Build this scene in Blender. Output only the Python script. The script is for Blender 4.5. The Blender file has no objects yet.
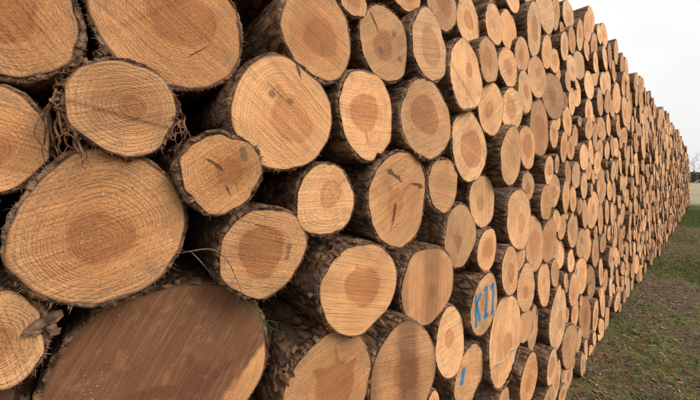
import bpy, math, random
import numpy as np
from mathutils import Vector, noise

rad = math.radians
scene = bpy.context.scene
C = scene.collection

# ------------------------------------------------------------------ camera
cam_d = bpy.data.cameras.new("camera")
cam = bpy.data.objects.new("camera", cam_d)
C.objects.link(cam)
cam.location = (0.0, 0.0, 1.68)
cam.rotation_euler = (rad(90), 0, rad(50.35))
cam_d.sensor_width = 36.0
cam_d.lens = 15.43
cam_d.shift_y = -0.04
cam_d.clip_start = 0.02
cam_d.clip_end = 3000
scene.camera = cam

# ------------------------------------------------------------------ overcast sky
SUN_EL, SUN_AZ = rad(42), rad(62)       # azimuth clockwise from +Y towards +X
world = bpy.data.worlds.new("World")
scene.world = world
world.use_nodes = True
wn, wl = world.node_tree.nodes, world.node_tree.links
wn.clear()
sky = wn.new("ShaderNodeTexSky")
sky.sky_type = 'NISHITA'
sky.sun_disc = False
sky.sun_elevation = SUN_EL
sky.sun_rotation = SUN_AZ
sky.dust_density = 4.0
hs = wn.new("ShaderNodeHueSaturation")
hs.inputs["Saturation"].default_value = 0.12
mixw = wn.new("ShaderNodeMixRGB")       # an even cloud deck over the clear sky
mixw.inputs[0].default_value = 0.7
mixw.inputs[2].default_value = (8.75, 8.7, 8.65, 1)
bg = wn.new("ShaderNodeBackground")
bg.inputs["Strength"].default_value = 0.073
wo = wn.new("ShaderNodeOutputWorld")
wl.new(sky.outputs[0], hs.inputs["Color"])
wl.new(hs.outputs[0], mixw.inputs[1])
ctc = wn.new("ShaderNodeTexCoord")
cln = wn.new("ShaderNodeTexNoise")      # soft unevenness of the cloud deck
cln.inputs["Scale"].default_value = 2.2
cln.inputs["Detail"].default_value = 3.0
clr = wn.new("ShaderNodeMapRange")
for q_, v_ in ((1, 0.3), (2, 0.7), (3, 0.90), (4, 1.06)):
    clr.inputs[q_].default_value = v_
clm = wn.new("ShaderNodeMixRGB")
clm.blend_type = 'MULTIPLY'
clm.inputs[0].default_value = 1.0
wl.new(ctc.outputs["Generated"], cln.inputs["Vector"])
wl.new(cln.outputs[0], clr.inputs[0])
wl.new(mixw.outputs[0], clm.inputs[1])
wl.new(clr.outputs[0], clm.inputs[2])
wl.new(clm.outputs[0], bg.inputs["Color"])
wl.new(bg.outputs[0], wo.inputs["Surface"])

sun_d = bpy.data.lights.new("sun", 'SUN')
sun_d.energy = 1.5
sun_d.angle = rad(42)
sun_d.color = (1.0, 0.92, 0.82)
sun = bpy.data.objects.new("sun", sun_d)
C.objects.link(sun)
sun_dir = Vector((math.sin(SUN_AZ) * math.cos(SUN_EL), math.cos(SUN_AZ) * math.cos(SUN_EL), math.sin(SUN_EL)))
sun.rotation_euler = sun_dir.to_track_quat('Z', 'Y').to_euler()
sun.location = (6, 3, 8)

vs = scene.view_settings
vs.view_transform = 'Standard'
vs.look = 'None'
vs.exposure = 0.90
vs.gamma = 1.0
vs.use_curve_mapping = False
scene.cycles.use_denoising = True
scene.cycles.max_bounces = 6
scene.cycles.diffuse_bounces = 2

WALL_X = -0.70                          # plane of the sawn ends; logs run back along -X

# ------------------------------------------------------------------ node helper
class NT:
    def __init__(self, name):
        self.m = bpy.data.materials.new(name)
        self.m.use_nodes = True
        self.t = self.m.node_tree
        self.t.nodes.clear()
        self.out = self.t.nodes.new("ShaderNodeOutputMaterial")
        self.b = self.t.nodes.new("ShaderNodeBsdfPrincipled")
        self.t.links.new(self.b.outputs[0], self.out.inputs[0])

    def put(self, sock, v):
        if hasattr(v, "node"):
            self.t.links.new(v, sock)
        elif isinstance(v, (tuple, list)):
            sock.default_value = tuple(v) + (1,) if (len(v) == 3 and sock.type == 'RGBA') else v
        else:
            sock.default_value = v

    def math(self, op, a, b=None, c=None, clamp=False):
        n = self.t.nodes.new("ShaderNodeMath")
        n.operation = op
        n.use_clamp = clamp
        for i, v in enumerate((a, b, c)):
            if v is not None:
                self.put(n.inputs[i], v)
        return n.outputs[0]

    def ramp(self, v, lo, hi, a=0.0, b=1.0):
        n = self.t.nodes.new("ShaderNodeMapRange")
        n.interpolation_type = 'SMOOTHSTEP'
        self.put(n.inputs[0], v)
        for i, q in enumerate((lo, hi, a, b)):
            self.put(n.inputs[i + 1], q)
        return n.outputs[0]

    def mix(self, f, a, b, blend='MIX'):
        n = self.t.nodes.new("ShaderNodeMixRGB")
        n.blend_type = blend
        for i, v in enumerate((f, a, b)):
            self.put(n.inputs[i], v)
        return n.outputs[0]

    def attr(self, name):
        n = self.t.nodes.new("ShaderNodeAttribute")
        n.attribute_name = name
        return n.outputs["Vector"]

    def sep(self, v):
        n = self.t.nodes.new("ShaderNodeSeparateXYZ")
        self.put(n.inputs[0], v)
        return n.outputs

    def comb(self, x, y, z):
        n = self.t.nodes.new("ShaderNodeCombineXYZ")
        for i, v in enumerate((x, y, z)):
            self.put(n.inputs[i], v)
        return n.outputs[0]

    def noise(self, v, scale, detail=3.0, rough=0.55):
        n = self.t.nodes.new("ShaderNodeTexNoise")
        self.put(n.inputs["Vector"], v)
        n.inputs["Scale"].default_value = scale
        n.inputs["Detail"].default_value = detail
        n.inputs["Roughness"].default_value = rough
        return n.outputs[0]

    def voro(self, v, scale, feature='F1'):
        n = self.t.nodes.new("ShaderNodeTexVoronoi")
        n.feature = feature
        self.put(n.inputs["Vector"], v)
        n.inputs["Scale"].default_value = scale
        return n.outputs[0]

    def pos(self):
        return self.t.nodes.new("ShaderNodeNewGeometry").outputs["Position"]

    def scale(self, v, s):
        n = self.t.nodes.new("ShaderNodeVectorMath")
        n.operation = 'MULTIPLY'
        self.put(n.inputs[0], v)
        n.inputs[1].default_value = s
        return n.outputs[0]

    def bump(self, h, dist, strength=1.0):
        n = self.t.nodes.new("ShaderNodeBump")
        n.inputs["Strength"].default_value = strength
        n.inputs["Distance"].default_value = dist
        self.put(n.inputs["Height"], h)
        self.t.links.new(n.outputs[0], self.b.inputs["Normal"])

    def done(self, col, rough=0.85, spec=0.25):
        self.put(self.b.inputs["Base Color"], col)
        self.put(self.b.inputs["Roughness"], rough)
        self.b.inputs["Specular IOR Level"].default_value = spec
        return self.m


def wood_material():
    k = NT("sawn_wood")
    u, v, t = k.sep(k.attr("lp"))[:3]
    r1, r2, r3 = k.sep(k.attr("sd"))[:3]
    heart, knot, dark = k.sep(k.attr("fx"))[:3]
    tR, warm, pale = k.sep(k.attr("fy"))[:3]
    P = k.comb(k.math('MULTIPLY_ADD', r1, 31.0, u), k.math('MULTIPLY_ADD', r2, 27.0, v), k.math('MULTIPLY', r3, 19.0))
    n_lo = k.noise(P, 7.0, 3.0)
    n_mid = k.noise(P, 38.0, 3.0)
    n_hi = k.noise(P, 330.0, 3.0, 0.75)
    # growth rings: irregular spacing, gently wandering
    rc = k.math('ADD', tR, k.math('MULTIPLY', k.math('SUBTRACT', n_lo, 0.5), 0.022))
    rc = k.math('ADD', rc, k.math('MULTIPLY', k.math('SUBTRACT', n_mid, 0.5), 0.0028))
    freq = k.math('MULTIPLY_ADD', r3, 420.0, 780.0)
    wob = k.noise(k.comb(k.math('MULTIPLY', rc, 60.0), r1, r2), 1.0, 2.0)
    ph = k.math('ADD', k.math('MULTIPLY', rc, freq), k.math('MULTIPLY', wob, 24.0))
    ring = k.math('POWER', k.math('MULTIPLY_ADD', k.math('SINE', ph), 0.5, 0.5), 2.2)
    band = k.ramp(k.noise(k.comb(k.math('MULTIPLY', rc, 95.0), r2, r3), 1.0, 1.0), 0.35, 0.65)
    vis = k.math('MULTIPLY', k.ramp(k.noise(P, 11.0, 2.0), 0.28, 0.58, 0.25, 1.0), k.math('MULTIPLY_ADD', r1, 0.5, 0.5))
    ring = k.math('MULTIPLY', k.math('MULTIPLY', ring, vis), k.math('MULTIPLY_ADD', dark, -0.8, 1.0))
    # saw scoring in one direction
    al = k.math('MULTIPLY', r2, 6.283)
    ca, sa = k.math('COSINE', al), k.math('SINE', al)
    xa = k.math('ADD', k.math('MULTIPLY', u, ca), k.math('MULTIPLY', v, sa))
    ya = k.math('SUBTRACT', k.math('MULTIPLY', v, ca), k.math('MULTIPLY', u, sa))
    saw = k.noise(k.comb(k.math('MULTIPLY', xa, 240.0), k.math('MULTIPLY', ya, 7.0), r3), 1.0, 3.0, 0.7)
    sawc = k.noise(k.comb(k.math('MULTIPLY', xa, 55.0), k.math('MULTIPLY', ya, 2.2), r1), 1.0, 2.0)
    # colours
    sap = k.mix(r1, (0.61, 0.285, 0.118), (0.73, 0.43, 0.225))
    sap = k.mix(k.ramp(r2, 0.55, 1.0, 0.0, 0.6), sap, (0.58, 0.28, 0.138))
    sap = k.mix(k.math('MULTIPLY', warm, 0.85), sap, (0.575, 0.236, 0.08))
    sap = k.mix(k.math('MULTIPLY', k.ramp(k.math('ADD', t, k.math('MULTIPLY', k.math('SUBTRACT', n_lo, 0.5), 0.5)), 0.45, 0.9), 0.26), sap, (0.76, 0.46, 0.235))
    hcol = k.mix(r2, (0.36, 0.118, 0.038), (0.42, 0.165, 0.06))
    hm = k.ramp(k.math('ADD', heart, k.math('MULTIPLY', k.math('SUBTRACT', n_mid, 0.5), 0.07)), k.math('MULTIPLY_ADD', r2, -0.08, -0.03), 0.05, 1.0, 0.0)
    hedge = k.ramp(k.math('ABSOLUTE', k.math('ADD', heart, 0.035)), 0.0, 0.07, 1.0, 0.0)
    col = k.mix(k.math('MULTIPLY', hm, k.math('MULTIPLY_ADD', r3, 0.30, 0.38)), sap, hcol)
    col = k.mix(k.math('MULTIPLY', k.math('MULTIPLY', hedge, hm), k.math('MULTIPLY', k.ramp(n_mid, 0.35, 0.65), k.math('MULTIPLY_ADD', r1, 0.6, 0.15))), col, (0.34, 0.13, 0.045))
    col = k.mix(k.math('MULTIPLY', ring, 0.36), col, (0.30, 0.135, 0.05))
    col = k.mix(k.math('MULTIPLY', band, 0.14), col, (0.36, 0.17, 0.06))
    g = k.math('MULTIPLY', k.math('MULTIPLY_ADD', n_lo, 0.9, 0.56), k.math('MULTIPLY_ADD', saw, k.math('MULTIPLY_ADD', r1, 0.5, 0.5), k.math('MULTIPLY_ADD', r1, -0.25, 0.75)))
    g = k.math('MULTIPLY', g, k.math('MULTIPLY_ADD', sawc, 0.5, 0.75))
    g = k.math('MULTIPLY', g, k.math('MULTIPLY_ADD', n_hi, 1.8, 0.10))
    g = k.math('MULTIPLY', g, k.math('MULTIPLY_ADD', k.math('FRACT', k.math('MULTIPLY', r3, 7.31)), 0.48, 0.76))
    col = k.mix(1.0, col, k.comb(g, g, g), 'MULTIPLY')
    # knots and weathered faces
    knot = k.math('ADD', knot, k.math('MULTIPLY', k.math('SUBTRACT', n_mid, 0.5), 0.9))
    col = k.mix(k.ramp(knot, 0.3, 0.9, 0.0, 0.75), col, (0.17, 0.095, 0.06))
    wd = k.mix(k.math('ADD', k.math('MULTIPLY', saw, 0.4), k.math('MULTIPLY', k.noise(P, 17.0, 5.0, 0.7), 0.6)), (0.085, 0.031, 0.015), (0.31, 0.135, 0.064))
    wd = k.mix(k.ramp(n_hi, 0.45, 0.75, 0.0, 0.6), wd, (0.27, 0.155, 0.09))
    wd = k.mix(k.math('MULTIPLY', hm, 0.55), wd, (0.115, 0.043, 0.02))
    stain = k.math('MULTIPLY', dark, k.ramp(saw, 0.3, 0.8, 1.1, 0.86), clamp=True)
    stain = k.math('MULTIPLY', stain, k.ramp(n_mid, 0.25, 0.45, 0.8, 1.0))
    col = k.mix(stain, col, wd)
    col = k.mix(pale, col, (0.66, 0.52, 0.35))
    # grey mould smudges and dirt, thicker towards the rim
    dm = k.ramp(k.noise(P, 22.0, 5.0, 0.75), k.math('MULTIPLY_ADD', r2, 0.12, 0.48), 0.74)
    dm = k.math('MULTIPLY', dm, k.ramp(t, 0.35, 1.0, 0.1, 0.75))
    col = k.mix(dm, col, (0.20, 0.14, 0.095))
    fl = k.ramp(k.voro(P, 95.0), 0.16, 0.08)
    fl = k.math('MULTIPLY', fl, k.ramp(k.noise(P, 14.0, 1.0), 0.55, 0.62))
    col = k.mix(k.math('MULTIPLY', fl, 0.75), col, (0.045, 0.03, 0.022))
    # resin beads and pale saw dust
    rs = k.ramp(k.voro(k.comb(k.math('ADD', u, 3.7), v, r1), 120.0), 0.15, 0.07)
    rs = k.math('MULTIPLY', rs, k.ramp(k.noise(P, 16.0, 1.0), 0.60, 0.66))
    col = k.mix(k.math('MULTIPLY', rs, 0.8), col, (0.78, 0.70, 0.58))
    # drying cracks from the pith
    cr = None
    for an in ("ck0", "ck1", "ck2"):
        pe, lo, ln = k.sep(k.attr(an))[:3]
        pe = k.math('ADD', pe, k.math('MULTIPLY', k.math('SUBTRACT', n_mid, 0.5), 0.006))
        f = k.math('DIVIDE', lo, ln)
        w = k.math('MULTIPLY', k.math('MULTIPLY', k.ramp(f, 1.0, 0.3), k.ramp(f, -0.12, 0.1)), 0.0015)
        m = k.ramp(k.math('DIVIDE', k.math('ABSOLUTE', pe), k.math('ADD', w, 0.00001)), 0.7, 1.2, 1.0, 0.0)
        m = k.math('MULTIPLY', m, k.math('MULTIPLY', k.math('LESS_THAN', f, 1.0), k.math('GREATER_THAN', f, -0.12)))
        cr = m if cr is None else k.math('MAXIMUM', cr, m)
    col = k.mix(k.math('MULTIPLY', cr, 0.85), col, (0.09, 0.045, 0.025))
    # inner bark line at the rim
    col = k.mix(k.ramp(k.math('ADD', t, k.math('MULTIPLY', k.math('SUBTRACT', n_mid, 0.5), 0.03)), 0.965, 0.995), col, (0.17, 0.075, 0.035))
    h = k.math('ADD', k.math('MULTIPLY', saw, 0.9), k.math('MULTIPLY', n_hi, 0.6))
    h = k.math('SUBTRACT', k.math('ADD', h, k.math('MULTIPLY', sawc, 0.6)), k.math('MULTIPLY', ring, 0.2))
    h = k.math('SUBTRACT', h, k.math('MULTIPLY', cr, 1.2))
    k.bump(h, 0.004, 0.9)
    return k.done(col, 0.8, 0.3)


def bark_material():
    k = NT("pine_bark")
    r1, r2, r3 = k.sep(k.attr("sd"))[:3]
    P = k.pos()
    x, y, z = k.sep(P)[:3]
    Q = k.comb(k.math('MULTIPLY', x, 0.28), y, k.math('ADD', z, k.math('MULTIPLY', r1, 7.0)))
    n1 = k.noise(Q, 9.0, 3.0)
    n2 = k.noise(Q, 55.0, 4.0, 0.65)
    W = k.comb(k.math('ADD', k.math('MULTIPLY', x, 0.45), k.math('MULTIPLY', n2, 0.03)), k.math('ADD', y, k.math('MULTIPLY', n1, 0.03)), z)
    e = k.voro(W, 36.0, 'DISTANCE_TO_EDGE')
    plate = k.ramp(k.math('ADD', e, k.math('MULTIPLY', k.math('SUBTRACT', n2, 0.5), 0.35)), 0.0, 0.25)
    col = k.mix(plate, (0.05, 0.026, 0.015), (0.17, 0.094, 0.054))
    col = k.mix(k.ramp(n1, 0.42, 0.66), col, (0.23, 0.145, 0.095))
    col = k.mix(k.math('MULTIPLY', k.ramp(n2, 0.52, 0.68), 0.8), col, (0.27, 0.13, 0.065))
    col = k.mix(k.math('MULTIPLY', k.ramp(k.noise(Q, 16.0, 4.0), 0.56, 0.68), 0.85), col, (0.36, 0.19, 0.09))
    g = k.math('MULTIPLY_ADD', n2, 1.0, 0.5)
    col = k.mix(1.0, col, k.comb(g, g, g), 'MULTIPLY')
    h = k.math('ADD', k.math('MULTIPLY', plate, 0.55), k.math('MULTIPLY', n2, 1.3))
    k.bump(h, 0.010, 1.0)
    return k.done(col, 0.9, 0.2)


def plain(name, col, var=0.35, scale=60.0, rough=0.9, spec=0.2, col2=None):
    k = NT(name)
    n = k.noise(k.pos(), scale, 3.0)
    c = k.mix(k.ramp(n, 0.3, 0.7), tuple(q * (1 - var) for q in col), col2 or tuple(min(1, q * (1 + var)) for q in col))
    k.bump(n, 0.002, 0.5)
    return k.done(c, rough, spec)


def paint_material():
    k = NT("blue_spray_paint")
    P = k.pos()
    n = k.noise(P, 120.0, 3.0)
    f = k.attr("fade")
    a = k.math('MULTIPLY', k.sep(f)[0], k.ramp(n, 0.3, 0.58, 0.25, 1.0))
    k.put(k.b.inputs["Alpha"], a)
    return k.done(k.mix(n, (0.012, 0.16, 0.36), (0.03, 0.30, 0.55)), 0.6, 0.3)


def ground_material():
    k = NT("soil_and_grass")
    P = k.pos()
    x, y, z = k.sep(P)[:3]
    n0 = k.noise(P, 0.9, 4.0)
    n1 = k.noise(P, 4.5, 4.0, 0.6)
    n2 = k.noise(P, 38.0, 4.0, 0.7)
    n3 = k.noise(P, 170.0, 2.0, 0.7)
    soil = k.mix(k.ramp(n2, 0.3, 0.7), (0.06, 0.043, 0.03), (0.26, 0.19, 0.135))
    soil = k.mix(k.ramp(n3, 0.58, 0.68), soil, (0.24, 0.18, 0.13))
    soil = k.mix(k.ramp(n3, 0.42, 0.33), soil, (0.03, 0.022, 0.016))
    moss = k.mix(k.ramp(n2, 0.3, 0.7), (0.07, 0.085, 0.025), (0.24, 0.28, 0.075))
    gm = k.math('ADD', k.math('MULTIPLY', n0, 0.55), k.math('MULTIPLY', n1, 0.45))
    col = k.mix(k.math('MULTIPLY', k.ramp(gm, 0.44, 0.54), k.ramp(n2, 0.3, 0.6)), soil, moss)
    yy = k.math('ADD', y, k.math('MULTIPLY', k.math('SUBTRACT', n0, 0.5), 4.0))
    turf = k.mix(n1, (0.05, 0.075, 0.02), (0.10, 0.12, 0.045))
    col = k.mix(k.ramp(yy, 13.0, 17.5), col, turf)
    field = k.mix(k.noise(P, 0.25, 4.0), (0.30, 0.25, 0.15), (0.42, 0.36, 0.25))
    col = k.mix(k.ramp(yy, 23.0, 26.0), col, field)
    k.bump(k.math('ADD', n2, k.math('MULTIPLY', n3, 0.6)), 0.035, 1.0)
    return k.done(col, 0.95, 0.15)


def leaf_material(name, stops):
    k = NT(name)
    r1, r2, r3 = k.sep(k.attr("sd"))[:3]
    n = k.t.nodes.new("ShaderNodeValToRGB")
    k.put(n.inputs[0], r1)
    el = n.color_ramp.elements
    el[0].position, el[0].color = stops[0][0], stops[0][1] + (1,)
    el[1].position, el[1].color = stops[-1][0], stops[-1][1] + (1,)
    for p_, c_ in stops[1:-1]:
        q = el.new(p_)
        q.color = c_ + (1,)
    return k.done(n.outputs[0], 0.8, 0.25)


WOOD = wood_material()
BARK = bark_material()
FIBRE = plain("torn_bast_fibre", (0.10, 0.042, 0.022), 0.4, 60.0, col2=(0.26, 0.135, 0.07))
CHUNK = plain("grey_bark_flake", (0.14, 0.078, 0.052), 0.55, 70.0)
PAINT = paint_material()
GROUND = ground_material()
LEAF = leaf_material("dead_leaves", [(0.0, (0.07, 0.04, 0.025)), (0.35, (0.16, 0.085, 0.045)), (0.6, (0.24, 0.12, 0.06)), (0.82, (0.30, 0.20, 0.12)), (1.0, (0.34, 0.26, 0.19))])
GRASS = leaf_material("grass_blades", [(0.0, (0.045, 0.075, 0.015)), (0.6, (0.11, 0.16, 0.036)), (0.88, (0.19, 0.23, 0.065)), (1.0, (0.30, 0.26, 0.12))])
SPRIG = plain("green_needles", (0.05, 0.095, 0.022), 0.3)
TWIG = plain("dry_twig_bark", (0.16, 0.10, 0.065), 0.4)
HEDGE = plain("hedge_foliage", (0.11, 0.10, 0.09), 0.5, 3.0)
TREEBARK = plain("haze_paled_bark", (0.36, 0.34, 0.36), 0.2, 2.0)  # pale lilac grey: distance haze is put into the bark colour

# ------------------------------------------------------------------ mesh helpers
def mesh_obj(name, verts, faces, mats, parent=None, attrs=None, smooth=True, mat_idx=None):
    me = bpy.data.meshes.new(name)
    me.from_pydata([tuple(v) for v in verts] if not isinstance(verts, np.ndarray) else verts.tolist(), [], faces)
    for m in (mats if isinstance(mats, (list, tuple)) else [mats]):
        me.materials.append(m)
    for an, arr in (attrs or {}).items():
        at = me.attributes.new(an, 'FLOAT_VECTOR', 'POINT')
        at.data.foreach_set("vector", np.asarray(arr, dtype=np.float32).ravel())
    if mat_idx is not None:
        me.polygons.foreach_set("material_index", np.asarray(mat_idx, dtype=np.int32))
    me.polygons.foreach_set("use_smooth", [smooth] * len(me.polygons))
    me.update()
    o = bpy.data.objects.new(name, me)
    C.objects.link(o)
    if parent is not None:
        o.parent = parent
    return o


def tag(o, label=None, cat=None, group=None, kind=None):
    for key, val in (("label", label), ("category", cat), ("group", group), ("kind", kind)):
        if val:
            o[key] = val
    return o


def tube(pts, radii, ns=6):
    """Tapered tube through points: (verts, faces)."""
    pts = [Vector(p) for p in pts]
    V, Fc = [], []
    for i, p in enumerate(pts):
        d = (pts[min(i + 1, len(pts) - 1)] - pts[max(i - 1, 0)]).normalized()
        a = d.orthogonal().normalized()
        b = d.cross(a)
        for j in range(ns):
            q = 2 * math.pi * j / ns
            V.append(p + (a * math.cos(q) + b * math.sin(q)) * radii[i])
    for i in range(len(pts) - 1):
        for j in range(ns):
            j2 = (j + 1) % ns
            Fc.append((i * ns + j, i * ns + j2, (i + 1) * ns + j2, (i + 1) * ns + j))
    Fc.append(tuple(range(ns))[::-1])
    Fc.append(tuple((len(pts) - 1) * ns + j for j in range(ns)))
    return V, Fc


def smooth_path(pts, n=5):
    """Catmull-Rom through the points."""
    P = [Vector(p) for p in pts]
    P = [P[0] * 2 - P[1]] + P + [P[-1] * 2 - P[-2]]
    out = []
    for i in range(1, len(P) - 2):
        for k in range(n):
            t = k / n
            out.append(0.5 * (2 * P[i] + (P[i + 1] - P[i - 1]) * t + (2 * P[i - 1] - 5 * P[i] + 4 * P[i + 1] - P[i + 2]) * t * t + (3 * P[i] - P[i - 1] - 3 * P[i + 1] + P[i + 2]) * t ** 3))
    out.append(P[-2])
    return out


def merge(parts):
    V, Fc = [], []
    for v, f in parts:
        o = len(V)
        V += list(v)
        Fc += [tuple(i + o for i in q) for q in f]
    return V, Fc

# ------------------------------------------------------------------ ground
def axis(lo, hi, near_lo, near_hi, step):
    near = np.arange(near_lo, near_hi + 1e-6, step)
    left = near_lo - np.geomspace(0.3, near_lo - lo, 14)[::-1]
    right = near_hi + np.geomspace(0.3, hi - near_hi, 14)
    return np.concatenate([left, near, right])


def ground_height(x, y):
    h = 0.010 * np.sin(x * 3.1 + 1.3 * np.sin(y * 1.7)) + 0.012 * np.sin(y * 2.3 + 1.1 * np.cos(x * 2.9))
    h = h + 0.006 * np.sin(x * 11.3 + y * 7.1) + 0.006 * np.sin(y * 13.7 - x * 8.9 + 2.0 * np.sin(x * 5.0))
    h = h + 0.004 * np.sin(x * 29.0 + 3.0 * np.sin(y * 9.0)) * np.sin(y * 31.0)
    return h * np.exp(-(np.maximum(np.abs(y) - 30, 0)) / 20.0) - 0.02


gx = axis(-900, 900, -1.5, 4.0, 0.06)
gy = axis(-900, 1200, -3.0, 22.0, 0.07)
GX, GY = np.meshgrid(gx, gy, indexing='ij')
GZ = ground_height(GX, GY)
gv = np.stack([GX, GY, GZ], -1).reshape(-1, 3)
nyy = len(gy)
ii, jj = np.meshgrid(np.arange(len(gx) - 1), np.arange(nyy - 1), indexing='ij')
q0 = (ii * nyy + jj).ravel()
gf = np.stack([q0, q0 + nyy, q0 + nyy + 1, q0 + 1], -1).tolist()
tag(mesh_obj("ground", gv, gf, GROUND), "bare trampled soil with moss and leaf litter, pale field beyond", "ground", kind="structure")

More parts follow.
